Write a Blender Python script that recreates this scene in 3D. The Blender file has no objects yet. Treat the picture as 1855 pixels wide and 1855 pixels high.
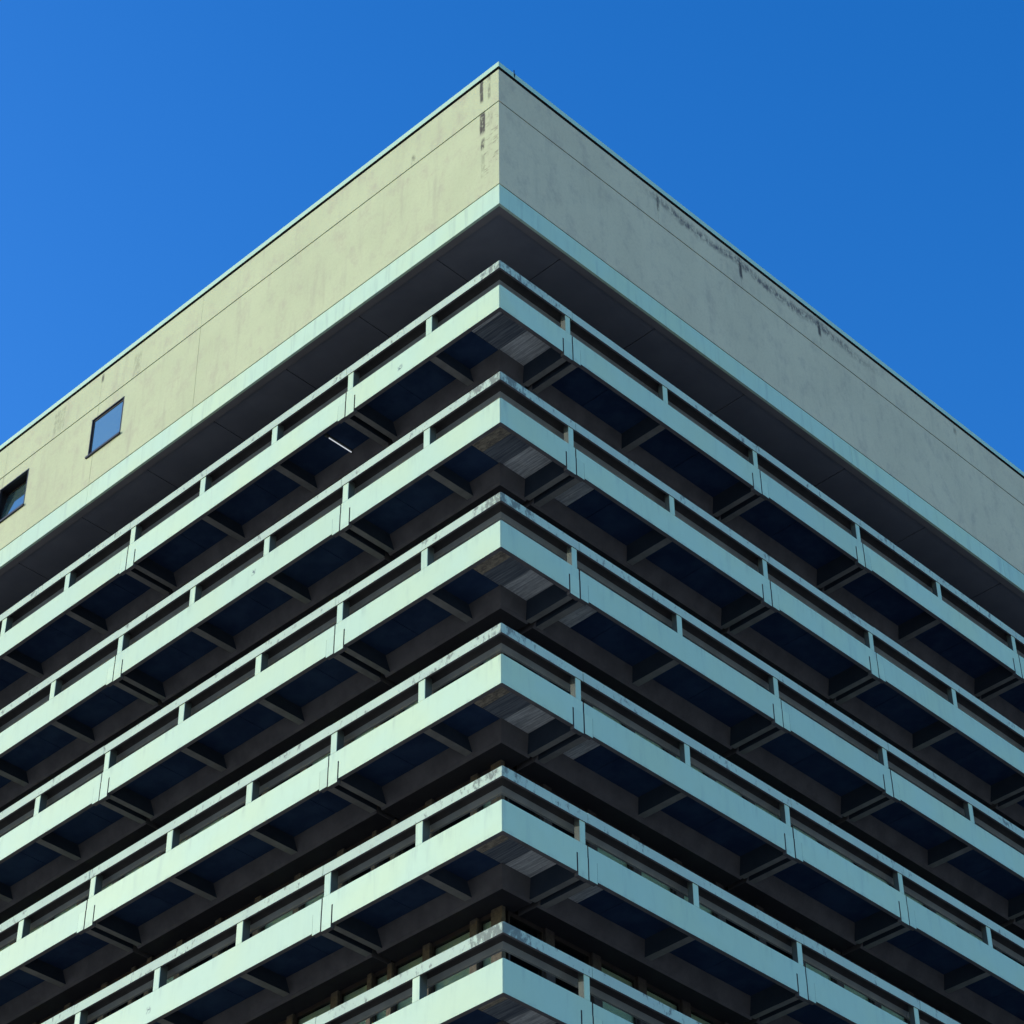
import bpy, bmesh, math, random
from mathutils import Matrix, Vector
R = math.radians
rnd = random.Random(7)
C = bpy.context.scene.collection
sc = bpy.context.scene

# ------------------------------------------------------------------ camera
F_PX, W_PX = 4599.052, 1855.0
yaw, pitch, roll = 2.341832476, 0.695208114, -0.008978185
fw = Vector((math.cos(pitch)*math.cos(yaw), math.cos(pitch)*math.sin(yaw), math.sin(pitch)))
rt = fw.cross(Vector((0, 0, 1))).normalized()
up = rt.cross(fw)
cr, sr = math.cos(roll), math.sin(roll)
rt2 = cr*rt + sr*up
up2 = -sr*rt + cr*up
cam_d = bpy.data.cameras.new('camera')
cam = bpy.data.objects.new('camera', cam_d)
C.objects.link(cam)
m = Matrix((rt2, up2, -fw)).transposed().to_4x4()
m.translation = Vector((28.0968, -28.5824, -40.0214))
cam.matrix_world = m
cam_d.sensor_width = 36.0
cam_d.lens = F_PX/W_PX*36.0
cam_d.shift_x = (W_PX/2-927.927)/W_PX
cam_d.shift_y = (927.32-W_PX/2)/W_PX
cam_d.clip_start = 0.5
cam_d.clip_end = 6000
sc.camera = cam
sc.render.resolution_x = 1024
sc.render.resolution_y = 1024

# ------------------------------------------------------------------ sun and sky
S = Vector((-1.7, -1.0, 0.52)).normalized()          # direction towards the sun
sun_el = math.asin(S.z)
sun_az = math.atan2(S.x, S.y)                         # clockwise from +Y
world = bpy.data.worlds.new('World')
sc.world = world
world.use_nodes = True
wn, wl = world.node_tree.nodes, world.node_tree.links
wn.clear()
sky = wn.new('ShaderNodeTexSky')
sky.sky_type = 'NISHITA'
sky.sun_disc = False
sky.sun_elevation = sun_el
sky.sun_rotation = sun_az
sky.altitude = 100
sky.air_density = 1.15
sky.dust_density = 0.6
sky.ozone_density = 3.0
hs = wn.new('ShaderNodeHueSaturation')
hs.inputs['Hue'].default_value = 0.516
hs.inputs['Saturation'].default_value = 1.365
hs.inputs['Value'].default_value = 1.0
bg = wn.new('ShaderNodeBackground')
bg.inputs['Strength'].default_value = 0.15
wo = wn.new('ShaderNodeOutputWorld')
wl.new(sky.outputs[0], hs.inputs['Color'])
wl.new(hs.outputs[0], bg.inputs['Color'])
wl.new(bg.outputs[0], wo.inputs['Surface'])
sl = bpy.data.lights.new('sun', 'SUN')
sl.energy = 2.0
sl.angle = R(0.5)
sl.color = (1.0, 0.95, 0.85)
so = bpy.data.objects.new('sun', sl)
so.rotation_euler = S.to_track_quat('Z', 'Y').to_euler()
so.location = S*80
C.objects.link(so)
vs = sc.view_settings
vs.view_transform = 'Standard'
vs.look = 'None'
vs.exposure = 1.02
vs.gamma = 1.0
vs.use_curve_mapping = False
try:
    sc.cycles.max_bounces = 8
    sc.cycles.diffuse_bounces = 5
except Exception:
    pass


# ------------------------------------------------------------------ material helpers
class NB:
    def __init__(s, name):
        s.m = bpy.data.materials.new(name)
        s.m.use_nodes = True
        s.t = s.m.node_tree
        s.n, s.l = s.t.nodes, s.t.links
        s.b = s.n['Principled BSDF']
        s.b.inputs['Roughness'].default_value = 0.85
        s.b.inputs['Specular IOR Level'].default_value = 0.3
        s.g = s.n.new('ShaderNodeNewGeometry')
        s.pos = s.g.outputs['Position']

    def mth(s, op, a, b=None, c=None, clamp=False):
        n = s.n.new('ShaderNodeMath')
        n.operation = op
        n.use_clamp = clamp
        for i, v in enumerate((a, b, c)):
            if v is None:
                continue
            if isinstance(v, (int, float)):
                n.inputs[i].default_value = v
            else:
                s.l.new(v, n.inputs[i])
        return n.outputs[0]

    def xyz(s, v=None):
        n = s.n.new('ShaderNodeSeparateXYZ')
        s.l.new(v or s.pos, n.inputs[0])
        return n.outputs

    def scl(s, sx, sy, sz, v=None):
        n = s.n.new('ShaderNodeMapping')
        n.inputs['Scale'].default_value = (sx, sy, sz)
        s.l.new(v or s.pos, n.inputs['Vector'])
        return n.outputs[0]

    def noise(s, scale, detail=5, rough=0.55, v=None, dist=0.0):
        n = s.n.new('ShaderNodeTexNoise')
        n.inputs['Scale'].default_value = scale
        n.inputs['Detail'].default_value = detail
        n.inputs['Roughness'].default_value = rough
        n.inputs['Distortion'].default_value = dist
        s.l.new(v or s.pos, n.inputs['Vector'])
        return n.outputs['Fac']

    def ramp(s, f, lo, hi, a=0.0, b=1.0):
        n = s.n.new('ShaderNodeMapRange')
        n.interpolation_type = 'SMOOTHSTEP'
        for k, v in zip((1, 2, 3, 4), (lo, hi, a, b)):
            n.inputs[k].default_value = v
        s.l.new(f, n.inputs[0])
        return n.outputs[0]

    def mix(s, f, a, b):
        n = s.n.new('ShaderNodeMix')
        n.data_type = 'RGBA'
        if isinstance(f, (int, float)):
            n.inputs[0].default_value = f
        else:
            s.l.new(f, n.inputs[0])
        for i, v in ((6, a), (7, b)):
            if isinstance(v, (tuple, list)):
                n.inputs[i].default_value = (*v[:3], 1)
            else:
                s.l.new(v, n.inputs[i])
        return n.outputs[2]

    def out(s, col, bump=None, strength=0.2, dist=0.01):
        if isinstance(col, (tuple, list)):
            s.b.inputs['Base Color'].default_value = (*col[:3], 1)
        else:
            s.l.new(col, s.b.inputs['Base Color'])
        if bump is not None:
            n = s.n.new('ShaderNodeBump')
            n.inputs['Strength'].default_value = strength
            n.inputs['Distance'].default_value = dist
            s.l.new(bump, n.inputs['Height'])
            s.l.new(n.outputs[0], s.b.inputs['Normal'])
        return s.m

    def band(s, v, c, w, soft):
        """1 within w of c, falling to 0 over soft"""
        d = s.mth('ABSOLUTE', s.mth('SUBTRACT', v, c))
        return s.ramp(d, w, w+soft, 1.0, 0.0)


def mul(c, k):
    return tuple(x*k for x in c)


# painted fascia panels ------------------------------------------------------
MINT = (0.455, 0.66, 0.47)
def paint_mat():
    b = NB('pale_painted_concrete')
    big = b.ramp(b.noise(0.55, 4), 0.35, 0.68)
    col = b.mix(big, (0.485, 0.665, 0.505), (0.525, 0.675, 0.455))
    col = b.mix(b.ramp(b.noise(2.2, 6, 0.65), 0.4, 0.75, 0.0, 0.22), col, (0.36, 0.55, 0.46))
    st = b.ramp(b.noise(3.4, 6, 0.62, b.scl(1.0, 1.0, 0.12)), 0.52, 0.78, 0.0, 0.26)
    col = b.mix(st, col, (0.22, 0.33, 0.32))
    run = b.ramp(b.noise(7.0, 5, 0.6, b.scl(1.0, 1.0, 0.06)), 0.66, 0.76, 0.0, 0.20)
    col = b.mix(run, col, (0.16, 0.24, 0.24))
    tc = b.n.new('ShaderNodeTexCoord')
    zl = b.xyz(tc.outputs['Object'])[2]
    drip = b.mth('MULTIPLY', b.ramp(zl, -0.42, -0.02), b.ramp(b.noise(5.0, 6, 0.65, b.scl(1.0, 1.0, 0.08)), 0.50, 0.72))
    col = b.mix(b.mth('MULTIPLY', drip, 0.34), col, (0.20, 0.29, 0.27))
    foot = b.mth('MULTIPLY', b.ramp(zl, -0.70, -0.58, 1.0, 0.0), b.ramp(b.noise(3.5, 7, 0.7), 0.42, 0.68))
    col = b.mix(b.mth('MULTIPLY', foot, 0.34), col, (0.19, 0.26, 0.24))
    sp = b.ramp(b.noise(9.0, 6, 0.7), 0.66, 0.80, 0.0, 0.34)
    col = b.mix(sp, col, (0.17, 0.22, 0.23))
    oi = b.n.new('ShaderNodeObjectInfo')     # every precast panel has aged a little differently
    col = b.mix(b.ramp(oi.outputs['Random'], 0.0, 1.0, 0.0, 0.30), col, (0.34, 0.50, 0.40))
    x, y, z = b.xyz()
    for px, pz in ((-7.98, -3.69), (-10.4, -14.0), (-3.2, -0.42)):
        a = b.mth('MULTIPLY', b.band(x, px, 0.03, 0.07), b.band(z, pz, 0.02, 0.09))
        col = b.mix(b.mth('MULTIPLY', a, b.ramp(b.noise(16, 4), 0.42, 0.55)), col, (0.10, 0.15, 0.15))
    b.b.inputs['Roughness'].default_value = 0.6
    b.b.inputs['Specular IOR Level'].default_value = 0.3
    return b.out(col, b.noise(40, 4), 0.12, 0.003)


def rail_mat():
    b = NB('weathered_rail_concrete')
    x, y, z = b.xyz()
    col = b.mix(b.ramp(b.noise(1.2, 4), 0.3, 0.7), (0.46, 0.59, 0.47), (0.41, 0.52, 0.43))
    blot = b.noise(7.0, 8, 0.72, b.scl(1.0, 1.0, 0.55))
    area = b.ramp(b.noise(0.7, 3), 0.40, 0.62, 0.0, 1.0)
    # grime gathers round the corner of the building
    r = b.mth('MAXIMUM', b.mth('ABSOLUTE', x), b.mth('ABSOLUTE', y))
    near = b.ramp(r, 0.15, 1.3, 1.0, 0.0)
    k = b.mth('ADD', b.mth('MULTIPLY', near, 0.13), b.mth('MULTIPLY', area, 0.085))
    dirt = b.ramp(b.mth('ADD', blot, k), 0.60, 0.72, 0.0, 0.75)
    col = b.mix(dirt, col, (0.09, 0.10, 0.10))
    fine = b.ramp(b.noise(22, 5, 0.7), 0.55, 0.75, 0.0, 0.22)
    col = b.mix(fine, col, (0.18, 0.22, 0.21))
    return b.out(col, b.noise(60, 5), 0.3, 0.004)


WALL = (0.51, 0.565, 0.345)
def wall_mat(side):
    b = NB('cream_concrete_left' if side == 'L' else 'cream_concrete_right')
    x, y, z = b.xyz()
    s = b.mth('MULTIPLY', x, -1.0) if side == 'L' else y
    WC = WALL if side == 'L' else (0.655, 0.575, 0.385)     # lighter, warmer colour standing in for light this side lacks
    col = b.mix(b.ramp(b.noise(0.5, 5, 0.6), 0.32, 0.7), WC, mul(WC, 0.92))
    m1 = b.ramp(b.noise(1.9, 9, 0.72, b.scl(1, 1, 0.7)), 0.47, 0.72, 0.0, 0.50)
    col = b.mix(m1, col, (0.38, 0.33, 0.26))
    stv = b.noise(2.6, 5, 0.6, b.scl(1.0, 1.0, 0.14))
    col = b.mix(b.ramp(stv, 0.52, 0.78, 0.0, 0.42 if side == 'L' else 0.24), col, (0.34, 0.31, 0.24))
    fine = b.noise(14, 6, 0.7)
    col = b.mix(b.ramp(fine, 0.42, 0.8, 0.0, 0.22), col, (0.28, 0.25, 0.20))
    grain = b.noise(55, 4, 0.7)
    col = b.mix(b.ramp(grain, 0.35, 0.75, 0.0, 0.14), col, (0.24, 0.22, 0.18))
    wob = b.mth('MULTIPLY', b.mth('SUBTRACT', b.noise(2.2, 4), 0.5), 0.12)
    sw = b.mth('ADD', s, wob)
    brk = b.noise(6.5, 9, 0.78, b.scl(1.5, 1.5, 0.6))
    dark = (0.05, 0.042, 0.042)
    def stain(mask, c=dark):
        nonlocal col
        col = b.mix(mask, col, c)
    mm = b.mth
    if side == 'L':
        for c, w, z0, z1, amt, th in ((0.58, 0.035, 6.55, 7.32, 0.8, 0.35), (0.55, 0.075, 5.42, 6.14, 0.85, 0.36),
                                      (0.54, 0.035, 4.85, 5.2, 0.8, 0.42), (0.33, 0.02, 6.5, 7.32, 0.5, 0.42),
                                      (0.28, 0.05, 5.55, 6.1, 0.5, 0.50), (0.53, 0.04, 3.9, 4.7, 0.3, 0.45),
                                      (2.95, 0.05, 6.2, 6.5, 0.55, 0.45), (15.15, 0.03, 6.95, 7.2, 0.7, 0.3),
                                      (13.6, 0.16, 6.2, 7.0, 0.28, 0.45), (17.0, 0.25, 6.3, 7.1, 0.3, 0.45)):
            a = mm('MULTIPLY', b.band(sw, c, w*0.85, 0.05), b.band(z, (z0+z1)/2, (z1-z0)/2-0.08, 0.16))
            stain(mm('MULTIPLY', mm('MULTIPLY', a, b.ramp(brk, th-0.05, th+0.14)), min(0.95, amt*1.15)))
        # rusty horizontal scratches by the corner
        a = mm('MULTIPLY', b.band(s, 0.25, 0.2, 0.15), b.band(z, 4.85, 0.75, 0.4))
        sc_ = b.noise(3.0, 5, 0.7, b.scl(1.2, 1.2, 5.0))
        stain(mm('MULTIPLY', mm('MULTIPLY', a, b.ramp(sc_, 0.54, 0.62)), 0.55), (0.15, 0.125, 0.10))
    else:
        wob2 = mm('MULTIPLY', mm('SUBTRACT', b.noise(1.7, 7, 0.65), 0.5), 0.42)
        zz = mm('ADD', z, wob2)
        sag = mm('MULTIPLY', mm('POWER', mm('ABSOLUTE', mm('SUBTRACT', mm('MODULO', mm('SUBTRACT', s, 2.47), 3.21), 1.6)), 2.0), -0.06)
        line = b.band(mm('ADD', zz, sag), 6.93, 0.01, 0.24)
        ext = mm('MULTIPLY', b.ramp(s, 4.6, 6.5), b.ramp(s, 12.5, 15.5, 1.0, 0.0))
        stain(mm('MULTIPLY', mm('MULTIPLY', mm('MULTIPLY', line, ext), b.ramp(b.noise(5.5, 8, 0.75, b.scl(1.4, 1.4, 0.8), 0.4), 0.38, 0.60)), 0.9), (0.085, 0.07, 0.075))
        for c, w, z0, z1, amt in ((5.68, 0.025, 6.62, 7.2, 0.7), (8.89, 0.05, 6.5, 7.08, 0.9), (12.1, 0.05, 6.62, 7.1, 0.9),
                                  (18.1, 0.07, 6.9, 7.15, 0.5)):
            a = mm('MULTIPLY', b.band(sw, c, w*0.6, 0.05), b.band(z, (z0+z1)/2, (z1-z0)/2-0.1, 0.16))
            stain(mm('MULTIPLY', mm('MULTIPLY', a, b.ramp(brk, 0.3, 0.5)), amt))
    return b.out(col, b.mth('ADD', fine, b.noise(3, 4)), 0.25, 0.006)


def simple(name, c1, c2, scale=2.5, rough=0.85, bump=0.2, spec=0.3):
    b = NB(name)
    b.b.inputs['Roughness'].default_value = rough
    b.b.inputs['Specular IOR Level'].default_value = spec
    col = b.mix(b.ramp(b.noise(scale, 6, 0.6), 0.3, 0.72), c1, c2)
    return b.out(col, b.noise(scale*12, 4), bump, 0.004)


def board_mat():
    """grey board marked corner slab, grain along x"""
    b = NB('board_marked_concrete')
    gr = b.noise(3.0, 7, 0.7, b.scl(0.45, 9.0, 2.0))
    bl = b.noise(9.0, 7, 0.75)
    col = b.mix(b.ramp(gr, 0.35, 0.65), (0.78, 0.80, 0.76), (0.34, 0.36, 0.36))
    col = b.mix(b.ramp(bl, 0.5, 0.75, 0, 0.5), col, (0.14, 0.14, 0.15))
    return b.out(col, gr, 0.9, 0.02)


def board_dark():
    b = NB('damp_board_marked_concrete')
    gr = b.noise(3.0, 7, 0.7, b.scl(0.35, 11.0, 2.0))
    col = b.mix(b.ramp(gr, 0.35, 0.68), (0.08, 0.10, 0.13), (0.26, 0.29, 0.30))
    return b.out(col, gr, 0.9, 0.02)


def board_brown():
    b = NB('rough_brown_concrete')
    bl = b.noise(11.0, 7, 0.75, b.scl(0.6, 1.6, 1))
    col = b.mix(b.ramp(bl, 0.35, 0.65), (0.48, 0.42, 0.30), (0.16, 0.145, 0.12))
    return b.out(col, bl, 0.6, 0.015)


def navy_mat():
    b = NB('navy_painted_slab')
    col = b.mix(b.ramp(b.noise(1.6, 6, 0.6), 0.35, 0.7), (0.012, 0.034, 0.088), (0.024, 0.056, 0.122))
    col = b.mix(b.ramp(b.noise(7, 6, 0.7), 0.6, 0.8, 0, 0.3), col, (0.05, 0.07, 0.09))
    return b.out(col, b.noise(30, 4), 0.2, 0.003)


def glass_reflective():
    b = NB('reflective_window_glass')
    b.b.inputs['Base Color'].default_value = (0.25, 0.42, 0.40, 1)
    b.b.inputs['Metallic'].default_value = 0.85
    b.b.inputs['Roughness'].default_value = 0.04
    return b.m


def glass_clear():
    b = NB('clear_window_glass')
    n, l = b.n, b.l
    gl = n.new('ShaderNodeBsdfGlossy')
    gl.inputs['Roughness'].default_value = 0.03
    tr = n.new('ShaderNodeBsdfTransparent')
    tr.inputs['Color'].default_value = (0.90, 0.94, 0.92, 1)
    mx = n.new('ShaderNodeMixShader')
    mx.inputs[0].default_value = 0.10
    l.new(tr.outputs[0], mx.inputs[1])
    l.new(gl.outputs[0], mx.inputs[2])
    l.new(mx.outputs[0], n['Material Output'].inputs['Surface'])
    return b.m


def emit_mat(name, col, st):
    b = NB(name)
    b.b.inputs['Base Color'].default_value = (*col, 1)
    b.b.inputs['Emission Color'].default_value = (*col, 1)
    b.b.inputs['Emission Strength'].default_value = st
    return b.m


M = dict(
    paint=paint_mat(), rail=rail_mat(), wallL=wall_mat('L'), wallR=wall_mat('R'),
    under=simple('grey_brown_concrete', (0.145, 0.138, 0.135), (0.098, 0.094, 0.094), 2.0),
    trough=simple('shade_toned_trough_concrete', (0.075, 0.072, 0.065), (0.05, 0.048, 0.045), 2.0),  # dirty concrete, darkened further to paint in the cove's shade
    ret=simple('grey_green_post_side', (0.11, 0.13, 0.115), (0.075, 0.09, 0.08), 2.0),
    lip=simple('light_toned_trough_concrete', (0.40, 0.44, 0.40), (0.31, 0.34, 0.31), 2.0),  # paler tone: light on the cove's lower edge painted in
    soffit=simple('charcoal_soffit_board', (0.145, 0.155, 0.175), (0.12, 0.13, 0.15), 1.0, 0.8),
    border=simple('dark_soffit_edge', (0.17, 0.165, 0.165), (0.14, 0.135, 0.135), 1.0, 0.8),
    navy=navy_mat(), board=board_mat(), boardd=board_dark(), boardb=board_brown(),
    column=simple('brown_aggregate_concrete', (0.115, 0.098, 0.072), (0.065, 0.055, 0.042), 14.0, 0.9, 0.6),
    column_shaded=simple('shade_darkened_brown_concrete', (0.055, 0.045, 0.042), (0.035, 0.03, 0.03), 14.0, 0.9, 0.6),  # column brown darkened to paint in the shade of the right side
    frame=simple('dark_window_frame', (0.035, 0.028, 0.025), (0.025, 0.02, 0.02), 5.0, 0.5),
    steel=simple('dark_metal', (0.03, 0.032, 0.04), (0.02, 0.022, 0.03), 5.0, 0.45),
    blind=simple('pale_roller_blind', (0.45, 0.56, 0.44), (0.38, 0.48, 0.38), 3.0, 0.9),
    core=simple('dark_interior', (0.03, 0.03, 0.033), (0.02, 0.02, 0.024), 1.0),
    slab=simple('balcony_floor_screed', (0.07, 0.07, 0.07), (0.05, 0.05, 0.05), 3.0),
    coping=simple('pale_metal_coping', (0.46, 0.67, 0.48), (0.43, 0.62, 0.45), 0.8, 0.45, 0.05, 0.5),
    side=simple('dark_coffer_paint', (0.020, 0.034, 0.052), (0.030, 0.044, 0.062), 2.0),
    rib=simple('grey_rib_concrete', (0.25, 0.25, 0.225), (0.18, 0.18, 0.165), 3.0),
    gap=simple('black_joint_filler', (0.022, 0.02, 0.024), (0.015, 0.014, 0.018), 5.0),
    glassm=glass_reflective(), glass=glass_clear(),
    roof=simple('roof_gravel', (0.2, 0.19, 0.18), (0.14, 0.13, 0.12), 6.0),
    ground=simple('grey_paving', (0.53, 0.43, 0.31), (0.46, 0.37, 0.26), 0.3),
    tube=emit_mat('lit_fluorescent_tube', (0.88, 0.93, 1.0), 0.30),
)


# ------------------------------------------------------------------ mesh helpers
class MB:
    def __init__(s):
        s.bm = bmesh.new()

    def box(s, x0, x1, y0, y1, z0, z1):
        bm = s.bm
        v = [bm.verts.new((x, y, z)) for x in (x0, x1) for y in (y0, y1) for z in (z0, z1)]
        for f in ((0, 1, 3, 2), (4, 6, 7, 5), (0, 4, 5, 1), (2, 3, 7, 6), (0, 2, 6, 4), (1, 5, 7, 3)):
            bm.faces.new([v[i] for i in f])
        return s

    def sb(s, side, s0, s1, d0, d1, z0, z1):
        """box given along a facade: s from the corner, d inwards"""
        if side == 'L':
            return s.box(-s1, -s0, d0, d1, z0, z1)
        return s.box(-d1, -d0, s0, s1, z0, z1)

    def sweep(s, prof, stations, cham=0.0):
        """prof: closed (d, z) loop; stations: ('L', s), ('R', s) or 'C'"""
        rings = []
        st2 = []
        for st in stations:
            if st == 'C' and cham > 0:
                st2 += ['C1', 'C2']
            else:
                st2.append(st)
        for st in st2:
            ring = []
            for d, z in prof:
                if st == 'C':
                    p = (-d, d, z)
                elif st == 'C1':
                    p = (-d, d+cham, z)
                elif st == 'C2':
                    p = (-d-cham, d, z)
                elif st[0] == 'L':
                    p = (-st[1], d, z)
                else:
                    p = (-d, st[1], z)
                ring.append(s.bm.verts.new(p))
            rings.append(ring)
        n = len(prof)
        for a, b in zip(rings, rings[1:]):
            for i in range(n):
                j = (i+1) % n
                s.bm.faces.new((a[i], a[j], b[j], b[i]))
        s.bm.faces.new(rings[0])
        s.bm.faces.new(rings[-1][::-1])
        return s

    def cyl(s, a, b, r, n=12):
        a, b = Vector(a), Vector(b)
        q = (b-a).to_track_quat('Z', 'Y')
        r1, r2 = [], []
        for i in range(n):
            o = q @ Vector((r*math.cos(2*math.pi*i/n), r*math.sin(2*math.pi*i/n), 0))
            r1.append(s.bm.verts.new(a+o))
            r2.append(s.bm.verts.new(b+o))
        for i in range(n):
            j = (i+1) % n
            s.bm.faces.new((r1[i], r1[j], r2[j], r2[i]))
        s.bm.faces.new(r1)
        s.bm.faces.new(r2[::-1])
        return s

    def build(s, name, mat, parent=None, bevel=0.0, down=None, front=None, **props):
        bm = s.bm
        bmesh.ops.recalc_face_normals(bm, faces=bm.faces)
        if bevel:
            bmesh.ops.bevel(bm, geom=list(bm.edges), offset=bevel, segments=1, affect='EDGES')
        me = bpy.data.meshes.new(name)
        bm.to_mesh(me)
        bm.free()
        me.materials.append(M[mat])
        if down:            # undersides take a second material; beam and coping have painted-in shade
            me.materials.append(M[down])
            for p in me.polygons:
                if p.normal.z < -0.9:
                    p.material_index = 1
        if front:           # outer face keeps the first material, every other face the darker second
            me.materials.append(M[front[1]])
            for p in me.polygons:
                n = p.normal
                if not (('L' in front[0] and n.y < -0.5) or ('R' in front[0] and n.x > 0.5)):
                    p.material_index = 1
        o = bpy.data.objects.new(name, me)
        C.objects.link(o)
        if parent is not None:
            o.parent = parent
        for k, v in props.items():
            o[k] = v
        return o


def empty(name, loc, parent=None, **props):
    o = bpy.data.objects.new(name, None)
    o.location = loc
    C.objects.link(o)
    if parent:
        o.parent = parent
    for k, v in props.items():
        o[k] = v
    return o


# ------------------------------------------------------------------ the building
H = 3.4                     # storey height; z = 0 is the floor of the top balcony
GROUND = -41.7
NF = 7
JL = [5.03, 13.05, 21.07, 29.09]
JR = [2.34, 8.93, 12.90, 19.50, 26.10, 30.07]
FH = 0.703
CZ = -0.28                  # coffer ceiling
BC = 1.27                   # beam face where it meets the ceiling (it slopes back downwards)
BD = 1.43                   # face of the beam behind the coffers
WD = 1.87                   # face of the window wall

bld = empty('office_building', (0, 0, 0),
            label='concrete office block corner with stacked mint white balconies under a cream roof storey',
            category='building')

rail_prof = [(-0.018, 0.515), (-0.018, 0.745), (0.030, 0.745), (0.030, 0.515)]
def arc(t):                # cove under the rail, turning down at its back edge
    return (0.37-0.24*(1-math.cos(t)), 0.488+0.20*math.sin(t))
TS = 0.62  # where the cove's painted dark tone changes to the pale one
lip_prof = [(0.42, 0.66), (0.42, 0.488)]+[arc(i/10*TS) for i in range(11)]
cove_prof = [(0.031, 0.740), (0.42, 0.740), (0.42, 0.661)]+[arc(TS+0.004+i/5*(math.pi/2-TS-0.004)) for i in range(6)]
cove_prof += [(0.07, 0.688), (0.045, 0.66), (0.031, 0.55)]
fascia_prof = [(0.0, -FH), (0.0, 0.0), (0.10, 0.0), (0.10, -FH)]
beam_prof = [(BC, -0.05), (BC, -0.30), (BD-0.015, -0.64), (BD-0.022, -0.65), (BD+0.03, -0.697), (WD+0.1, -0.697), (WD+0.1, -0.05)]


def rails(stations, parent, dz=0.0):
    p = [(d, z+dz) for d, z in rail_prof]
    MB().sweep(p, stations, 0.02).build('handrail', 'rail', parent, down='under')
    MB().sweep([(d, z+dz) for d, z in lip_prof], stations).build('trough_lip', 'lip', parent)  # cove split in two so the colours carry its shade gradient
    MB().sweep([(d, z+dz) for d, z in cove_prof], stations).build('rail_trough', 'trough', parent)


def add_post(side, c, w, parent):
    if side == 'R':
        w *= 0.84
    return MB().sb(side, c-w/2, c+w/2, 0.0, 0.20 if side == 'L' else 0.15, 0.0, 0.60).build('post', 'paint', parent, bevel=0.008, front=(side, 'ret'))


def add_rib(side, c, w, parent, pair=False):
    # the flank towards the corner is sloped on the right side
    dr = 0.13 if side == 'R' else 0.005
    zb = -0.66 if pair else -0.60
    s0, s1 = c-w/2, c+w/2
    b = MB()
    vs_ = []
    for d in (0.10, BD-0.01):
        for s_, z in ((s0, zb), (s1, zb), (s1, -0.05), (s0-dr, -0.05), (s0-dr, CZ)):
            vs_.append(b.bm.verts.new((-s_, d, z) if side == 'L' else (-d, s_, z)))
    for i in range(5):
        k = (i+1) % 5
        b.bm.faces.new((vs_[i], vs_[k], vs_[5+k], vs_[5+i]))
    b.bm.faces.new(vs_[:5])
    b.bm.faces.new(vs_[5:][::-1])
    if not pair:            # haunch against the fascia
        b.sweep([(0.099, -0.20), (0.099, -0.59), (0.20, -0.24)], [(side, s0-dr-0.04), (side, s0+0.01)])
    return b.build('rib', 'side', parent, down='rib')


RB = {'L': (0.18, 0.135), 'R': (0.085, 0.23)}   # rib centres before and after a joint


def end_pair(side, J, parent, far):
    """rib ends beside a joint; far=False: the unit on the corner side of the joint"""
    if not far:
        add_rib(side, J-RB[side][0], 0.15, parent, True)
        MB().sb(side, J-0.293, J-0.018, -0.006, 0.10, -0.775, -0.275).build('rib_end', 'paint', parent, front=(side, 'under'))
        add_post(side, J-0.135, 0.19, parent)
    else:
        add_rib(side, J+RB[side][1], 0.17, parent, True)
        MB().sb(side, J+0.018, J+0.250, -0.006, 0.10, -0.755, -0.275).build('rib_end', 'paint', parent, front=(side, 'under'))


def ceiling(side, a, b, parent, joints, mats=None):
    """soffit panels of the coffers between s=a and s=b"""
    e = [a]+list(joints)+[b]
    for i in range(len(e)-1):
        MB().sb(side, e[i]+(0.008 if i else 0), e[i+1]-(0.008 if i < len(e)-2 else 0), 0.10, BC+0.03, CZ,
                CZ+0.034).build('soffit_panel', (mats or {}).get(i, 'navy'), parent)


def corner_unit(k):
    SD = 'LR'
    L, Rr = JL[0], JR[0]
    slab = MB().sweep([(0.10, -0.05), (0.10, -0.002), (WD+0.1, -0.002), (WD+0.1, -0.05)],
                      [('R', Rr-0.015), 'C', ('L', L-0.015)]).build('balcony', 'slab', bld)
    # fascia: full height up to the slit, upper part over the rib ends
    f = MB()
    f.sweep(fascia_prof, [('R', Rr-0.325), 'C', ('L', L-0.325)], 0.022)
    f.sb('L', L-0.325, L-0.018, 0.0, 0.10, -0.27, 0.0)
    f.sb('R', Rr-0.325, Rr-0.018, 0.0, 0.10, -0.27, 0.0)
    f.build('fascia_panel', 'paint', slab, front=(SD, 'under'))
    rails([('R', Rr-0.006), 'C', ('L', L-0.006)], slab)
    MB().sweep(beam_prof, [('R', Rr-0.08), 'C', ('L', L-0.08)]).build('beam', 'under', slab, down='core')  # black underside: the low light below the beam is painted in
    end_pair('L', L, slab, False)
    end_pair('R', Rr, slab, False)
    add_post('L', 2.27, 0.20, slab)
    add_rib('L', 2.315, 0.19, slab)
    # corner slab, three board marked strips, then the navy panels
    j1, j2 = (0.48, 1.28) if k == 0 else (0.76, 1.35)
    for (y0, y1, mt) in ((0.10, j1, 'board' if k in (0,) else 'boardb'), (j1+0.006, j2, 'boardd'), (j2+0.006, Rr-0.16, 'board')):
        MB().box(-BC-0.03, -0.10, y0, y1, CZ, CZ+0.034).build('soffit_panel', mt, slab)
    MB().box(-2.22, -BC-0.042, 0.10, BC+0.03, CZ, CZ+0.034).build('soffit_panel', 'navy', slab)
    ceiling('L', 2.41, L-0.255, slab, [3.74])
    return slab


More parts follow.
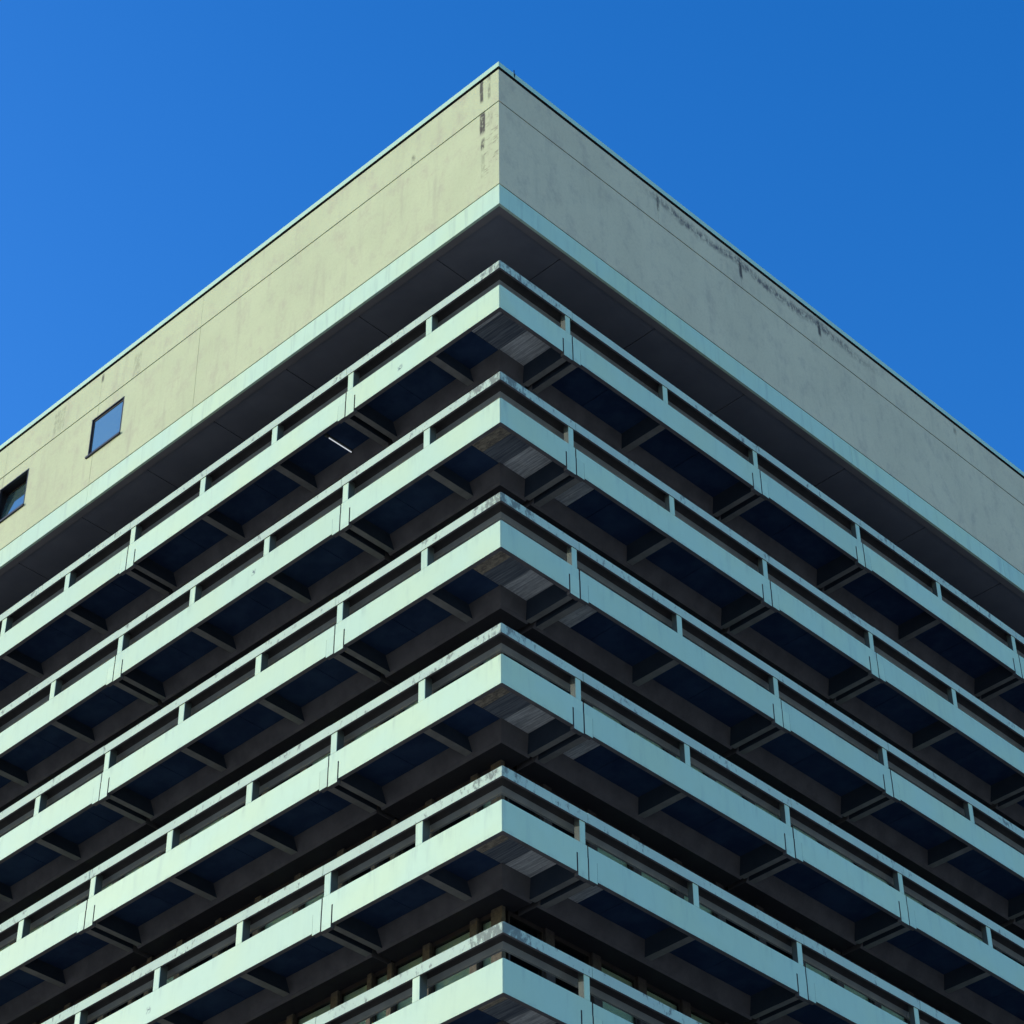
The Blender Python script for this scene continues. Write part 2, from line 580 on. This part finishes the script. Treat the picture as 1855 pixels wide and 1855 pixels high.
def unit(side, J0, J1, smalls, joints, mats=None):
    SD = side
    slab = MB().sb(side, J0+0.015, J1-0.015, 0.10, WD+0.1, -0.05, -0.002).build('balcony', 'slab', bld)
    f = MB()
    f.sb(side, J0+0.262, J1-0.325, 0.0, 0.10, -FH, 0.0)
    f.sb(side, J0+0.018, J0+0.262, 0.0, 0.10, -0.27, 0.0)
    f.sb(side, J1-0.325, J1-0.018, 0.0, 0.10, -0.27, 0.0)
    f.build('fascia_panel', 'paint', slab, front=(SD, 'under'))
    rails([(side, J0+0.006), (side, J1-0.006)], slab, rnd.uniform(-0.012, 0.012))
    MB().sweep(beam_prof, [(side, J0+0.08), (side, J1-0.08)]).build('beam', 'under', slab, down='core')  # underside again coloured black for lack of light
    end_pair(side, J0, slab, True)
    end_pair(side, J1, slab, False)
    for c in smalls:
        add_post(side, c, 0.20, slab)
        add_rib(side, c+0.05, 0.19, slab)
    k0, k1 = RB[side]
    cs = [J0+k1+0.085]+[c+0.05 for c in smalls]+[J1-k0-0.075]
    for i in range(len(cs)-1):
        a = cs[i]+(0.0 if i == 0 else 0.095)
        b_ = cs[i+1]-(0.0 if i == len(cs)-2 else 0.095)
        js = [j for j in joints if a < j < b_]
        ceiling(side, a, b_, slab, js, mats if i == 0 else None)
    return slab


UNITS = [('L', JL[0], JL[1], (7.57, 10.22), (6.20, 8.76, 11.5)),
         ('L', JL[1], JL[2], (15.57, 18.25), (14.2, 16.76, 19.55)),
         ('L', JL[2], JL[3], (23.6, 26.27), (22.2, 24.76, 27.55)),
         ('R', JR[0], JR[1], (5.53,), (4.0, 7.15)),
         ('R', JR[1], JR[2], (), (10.8,)),
         ('R', JR[2], JR[3], (16.1,), (14.35, 17.65)),
         ('R', JR[3], JR[4], (22.7,), (20.95, 24.25)),
         ('R', JR[4], JR[5], (), (27.95,))]


def copy_tree(o, parent, dz):
    c = o.copy()
    C.objects.link(c)
    c.parent = parent
    q = rnd.uniform
    c.location = (o.location.x+q(-0.003, 0.003), o.location.y+q(-0.003, 0.003), o.location.z+dz+q(-0.006, 0.006))
    for ch in o.children:
        d = ch.copy()
        C.objects.link(d)
        d.parent = c
        if d.name.startswith('handrail'):
            d.location.z += rnd.uniform(-0.006, 0.006)
            d.location.y += rnd.uniform(-0.003, 0.003)
            d.location.x += rnd.uniform(-0.003, 0.003)
    return c


base = {}
for k in range(NF):
    if k in (0, 1):
        base['c'] = corner_unit(k)
        base['c'].location.z = -H*k
    else:
        copy_tree(base['c'], bld, -H*(k-1))
for ui, (sd, a, b_, sm, jn) in enumerate(UNITS):
    first = None
    for k in range(NF):
        if sd == 'R' and ui == 3 and k in (0, 1):
            if k == 0:
                first = unit(sd, a, b_, sm, jn)
            else:           # below the top floor the strip beside the rib is bare concrete
                first = unit(sd, a, b_, sm, (3.39,)+jn, {0: 'board'})
                first.location.z = -H
            fk = k
        elif k == 0:
            first = unit(sd, a, b_, sm, jn)
            fk = 0
        else:
            copy_tree(first, bld, -H*(k-fk))

# ------------------------------------------------------------------ window wall behind the balconies
colsL = [(1.87, 2.18), (2.555, 2.77), (3.886, 4.10), (4.97, 5.12), (5.57, 5.71), (6.58, 6.80), (7.95, 8.16), (9.24, 9.46),
         (10.57, 10.79), (11.91, 12.12), (12.99, 13.16), (13.58, 13.73), (14.60, 14.82), (15.96, 16.18), (17.27, 17.48),
         (18.60, 18.81), (19.93, 20.14), (21.01, 21.18)]
colsR = [(1.87, 2.12)]+[(3.10+1.35*i, 3.36+1.35*i) for i in range(14)]
colm = {}
for k in range(NF):
    z0 = -H*k
    top = 2.697 if k else 2.655
    for side, cols in (('L', colsL), ('R', colsR)):
        detail = k >= 2
        if detail:
            for i, (a, b_) in enumerate(cols):
                key = (side, i)
                if i == 0 and side == 'R':
                    continue
                if key in colm:
                    o = colm[key].copy()
                    C.objects.link(o)
                    o.location.z = z0
                else:
                    if i == 0:
                        mb = MB().box(-2.18, -1.87, 1.87, 1.98, 0.0, top)
                    else:
                        mb = MB().sb(side, a, b_, WD, WD+0.25, 0.0, top)
                    o = mb.build('column', 'column' if side == 'L' else 'column_shaded', bld, bevel=0.012)
                    o.location.z = z0
                    colm[key] = o
        else:
            mb = MB()
            if side == 'L':
                mb.box(-2.18, -1.87, 1.87, 2.12, 0.0, top)
            for i, (a, b_) in enumerate(cols):
                if i:
                    mb.sb(side, a, b_, WD, WD+0.25, 0.0, top)
            o = mb.build('column_row', 'column', bld, kind='stuff')
            o.location.z = z0
        for i in range(len(cols)-1):
            a, b_ = cols[i][1], cols[i+1][0]
            w = b_-a
            if not detail:
                continue
            e = 0.045
            fr = MB()
            d0, d1 = WD+0.07, WD+0.13
            fr.sb(side, a, b_, d0, d1, 2.60, top)
            fr.sb(side, a, b_, d0, d1, 0.0, 0.85)
            fr.sb(side, a, a+e, d0, d1, 0.85, 2.60)
            fr.sb(side, b_-e, b_, d0, d1, 0.85, 2.60)
            wobj = fr.build('window', 'frame', bld)
            wobj.location.z = z0
            MB().sb(side, a+e, b_-e, d0+0.02, d0+0.03, 0.85, 2.60).build('pane', 'glass', wobj)
            r = rnd.random()
            if side == 'L':
                has = {4: (0, 5, 6), 5: (0, 1, 2, 3, 4, 5, 6)}.get(k)
                show = (i in has) if has and i < 7 else r < 0.55
            else:
                show = i >= 2 and r < 0.8
            if show:
                low = 0.9 if r < 0.7 else 1.55
                MB().sb(side, a+0.01, b_-0.01, d1+0.03, d1+0.035, low, 2.59).build('blind', 'blind', wobj)

# inner floors and core
for k in range(NF):
    z0 = -H*k
    MB().box(-29.0, -2.1, 2.12, 6.0, z0-0.60, z0-0.002).build('floor_slab', 'core', bld)
    MB().box(-6.0, -2.12, 6.005, 30.0, z0-0.60, z0-0.002).build('floor_slab', 'core', bld)
co = MB()
co.box(-29.0, -4.6, 4.6, 12.0, GROUND, 2.9)
co.box(-12.0, -4.6, 12.002, 30.0, GROUND, 2.9)
co.build('core_wall', 'core', bld)
# shaft of the building below the modelled storeys
zb_ = -H*(NF-1)-0.75
lo = MB()
lo.box(-29.0, -1.9, 1.9, 4.59, GROUND, zb_)
lo.box(-4.59, -1.9, 4.595, 30.0, GROUND, zb_)
lo.build('lower_wall', 'under', bld)
# gable ends closing the wings
MB().sb('L', 29.12, 29.5, 0.0, 12.0, GROUND, 7.2).build('end_wall', 'wallL', bld)
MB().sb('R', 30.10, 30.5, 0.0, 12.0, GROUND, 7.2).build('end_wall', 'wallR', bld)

# ------------------------------------------------------------------ roof storey
ZB, ZT, ZG, ZC, ZK = 2.617, 3.270, 6.142, 7.285, 7.530
EL, ER = 29.5, 30.5
jb = MB()
jb.sweep([(0.07, ZB+0.08), (0.07, 7.365), (0.5, 7.365), (0.5, ZB+0.08)], [('R', ER), 'C', ('L', 13.9)])
for a_, b_ in ((13.9, 14.0), (15.42, 18.15), (19.53, EL)):
    jb.sb('L', a_, b_, 0.07, 0.5, ZB+0.08, 7.36)
for a_, b_ in ((14.0, 15.42), (18.15, 19.53)):
    jb.sb('L', a_, b_, 0.07, 0.5, ZB+0.08, 4.34)
    jb.sb('L', a_, b_, 0.07, 0.5, 5.71, 7.36)
    jb.sb('L', a_, b_, 1.6, 1.65, 4.0, 6.0)
jb.build('joint_backing', 'gap', bld)
G = 0.018
def strip(nm, mat, z0, z1, cutsL, cutsR, d0=0.0, d1=0.065, jg=0.006):
    """run of panels round the corner, cut at the given joints"""
    prof = [(d0, z0), (d0, z1), (d1, z1), (d1, z0)]
    for side, cuts, mt in (('L', cutsL, mat[0]), ('R', cutsR, mat[1])):
        e = list(cuts)
        for i in range(len(e)-1):
            st = 'C' if e[i] == 0 else (side, e[i]+jg)
            MB().sweep(prof, [st, (side, e[i+1]-jg)]).build(nm, mt, bld)
vL = [0, 10.94, 15.17, 19.4, 23.6, EL]
strip('edge_panel', ('paint', 'paint'), ZB, ZT-G, vL, [0, 12.9, 19.5, ER], jg=0.004)
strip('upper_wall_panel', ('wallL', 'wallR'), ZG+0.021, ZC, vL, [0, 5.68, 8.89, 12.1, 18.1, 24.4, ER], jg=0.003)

# lower band of wall panels with its window openings on the left side
WINS = [(14.02, 15.39, 4.36, 5.69), (18.17, 19.50, 4.36, 5.69)]
prof = [(0.0, ZT+G), (0.0, ZG-0.021), (0.065, ZG-0.021), (0.065, ZT+G)]
MB().sweep(prof, ['C', ('L', 10.94-0.006)]).build('lower_wall_panel', 'wallL', bld)
def holed(s0, s1, holes):
    """panel from s0 to s1 with window holes (h0, h1, z0, z1) that may touch its ends"""
    mb = MB()
    cur = s0
    za, zb = ZT+G, ZG-0.021
    for h0, h1, z0, z1 in holes:
        h0c, h1c = max(h0, s0), min(h1, s1)
        if h0c > cur:
            mb.sb('L', cur, h0c, 0.0, 0.065, za, zb)
        mb.sb('L', h0c, h1c, 0.0, 0.065, za, z0)
        mb.sb('L', h0c, h1c, 0.0, 0.065, z1, zb)
        cur = h1c
    if cur < s1:
        mb.sb('L', cur, s1, 0.0, 0.065, za, zb)
    mb.build('lower_wall_panel', 'wallL', bld)
j = 0.006
holed(10.94+j, 15.17-j, [WINS[0]])
holed(15.17+j, 19.4-j, [WINS[0], WINS[1]]) if False else None
mb = MB()
za, zb = ZT+G, ZG-0.021
mb.sb('L', 15.17+j, 15.39, 0.0, 0.065, za, 4.36)
mb.sb('L', 15.17+j, 15.39, 0.0, 0.065, 5.69, zb)
mb.sb('L', 15.39, 18.17, 0.0, 0.065, za, zb)
mb.sb('L', 18.17, 19.4-j, 0.0, 0.065, za, 4.36)
mb.sb('L', 18.17, 19.4-j, 0.0, 0.065, 5.69, zb)
mb.build('lower_wall_panel', 'wallL', bld)
mb = MB()
mb.sb('L', 19.4+j, 19.5, 0.0, 0.065, za, 4.36)
mb.sb('L', 19.4+j, 19.5, 0.0, 0.065, 5.69, zb)
mb.sb('L', 19.5, 23.6-j, 0.0, 0.065, za, zb)
mb.build('lower_wall_panel', 'wallL', bld)
MB().sb('L', 23.6+j, EL, 0.0, 0.065, za, zb).build('lower_wall_panel', 'wallL', bld)
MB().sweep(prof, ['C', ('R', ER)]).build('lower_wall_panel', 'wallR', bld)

# the two windows of the roof storey
def roof_window(s0, s1, z0, z1, open_):
    rv = 0.062
    fr = MB()
    t = 0.03
    # lining that stands 6 mm proud of the wall
    fr.sb('L', s0, s1, -0.012, rv, z1-t, z1)
    fr.sb('L', s0, s0+t, -0.006, rv, z0+t, z1-t)
    fr.sb('L', s1-t, s1, -0.006, rv, z0+t, z1-t)
    w = fr.build('window', 'steel', bld)
    MB().sb('L', s0-0.02, s1+0.05, -0.05, rv, z0-0.03, z0+t).build('sill', 'steel', w)
    e = 0.055
    a, b_, c, d = s0+t, s1-t, z0+t, z1-t
    sash = MB()
    sash.box(-b_, -a, 0.0, 0.035, 0, e).box(-b_, -a, 0.0, 0.035, d-c-e, d-c)
    sash.box(-a-e, -a, 0.0, 0.035, e, d-c-e).box(-b_, -b_+e, 0.0, 0.035, e, d-c-e)
    sash_o = sash.build('sash', 'frame', w)
    pn = MB().box(-b_+e, -a-e, 0.012, 0.02, e, d-c-e).build('pane', 'glassm', w)
    for o in (sash_o, pn):
        o.location = (0, 0.066 if open_ else 0.025, c)
        if open_:
            o.rotation_euler.x = -R(8)
    return w
roof_window(*WINS[0], False)
roof_window(*WINS[1], True)

MB().sb('L', EL+0.002, EL+0.12, 0.0, 12.0, ZB, 7.36).build('end_wall_panel', 'wallL', bld)
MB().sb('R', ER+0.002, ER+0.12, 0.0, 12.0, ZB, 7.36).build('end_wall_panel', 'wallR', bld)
# coping: shadow gap, then a pale metal capping with shade painted black on its underside
MB().sweep([(-0.025, 7.365), (-0.025, ZK), (0.55, ZK), (0.55, 7.41), (0.02, 7.372)], [('R', ER), 'C', ('L', EL)]).build('coping', 'coping', bld, down='gap')
MB().box(-EL, -0.5, 0.5, 12.0, 6.9, 7.0).build('roof_deck', 'roof', bld)
MB().box(-12.0, -0.5, 12.002, ER, 6.9, 7.0).build('roof_deck', 'roof', bld)

# eave: border strip and recessed soffit boards
MB().sweep([(0.066, ZB+0.004), (0.066, ZB+0.07), (0.25, ZB+0.07), (0.25, ZB+0.004)], [('R', ER), 'C', ('L', EL)]).build('eave_border', 'border', bld)
sj = {'L': [2.34, 5.03, 7.66, 10.38, 13.02, 15.72, 18.44, 21.1, 23.8, 26.4, EL],
      'R': [2.31, 5.62, 8.95, 12.93, 16.30, 19.67, 23.0, 26.4, ER]}
D2 = 2.2
MB().box(-2.34+0.013, -0.252, 0.252, 2.31-0.013, ZB+0.045, ZB+0.075).build('eave_board', 'soffit', bld)
for side in 'LR':
    e = sj[side]
    for i in range(len(e)-1):
        MB().sb(side, e[i]+0.013, e[i+1]-0.013, 0.252, D2, ZB+0.045, ZB+0.075).build('eave_board', 'soffit', bld)
MB().sb('L', 0.252, EL, 0.252, 5.0, ZB+0.08, ZB+0.12).build('eave_backing', 'gap', bld)
MB().sb('R', 5.0, ER, 0.252, 5.0, ZB+0.08, ZB+0.12).build('eave_backing', 'gap', bld)

# ------------------------------------------------------------------ small things
t = empty('strip_light', (-6.19, 0.83, CZ), label='lit white tube light under the top left balcony, beside the first joint',
          category='light')
MB().cyl((0, -0.30, -0.075), (0, 0.42, -0.075), 0.013).build('tube', 'tube', t)
MB().box(-0.03, 0.03, -0.42, -0.33, -0.09, 0.0).box(-0.018, 0.018, -0.329, 0.45, -0.035, 0.0).build('lamp_holder', 'ret', t, bevel=0.006)
MB().box(-0.012, 0.012, 0.42, 0.45, -0.09, 0.0).box(-0.008, 0.008, -0.33, -0.30, -0.08, -0.07).build('bracket', 'slab', t)
t = empty('roof_spike', (0.0, 0.52, ZK), label='small dark metal spike on the right roof edge close to the corner', category='spike')
MB().cyl((0.012, 0, 0), (0.012, 0, 0.13), 0.013).cyl((0.012, 0, -0.14), (0.034, 0, -0.02), 0.02).build('rod', 'steel', t)

# ------------------------------------------------------------------ ground
g = MB()
g.box(-2500, 2500, -2500, 2500, GROUND-0.5, GROUND).build('ground', 'ground', None, kind='structure')
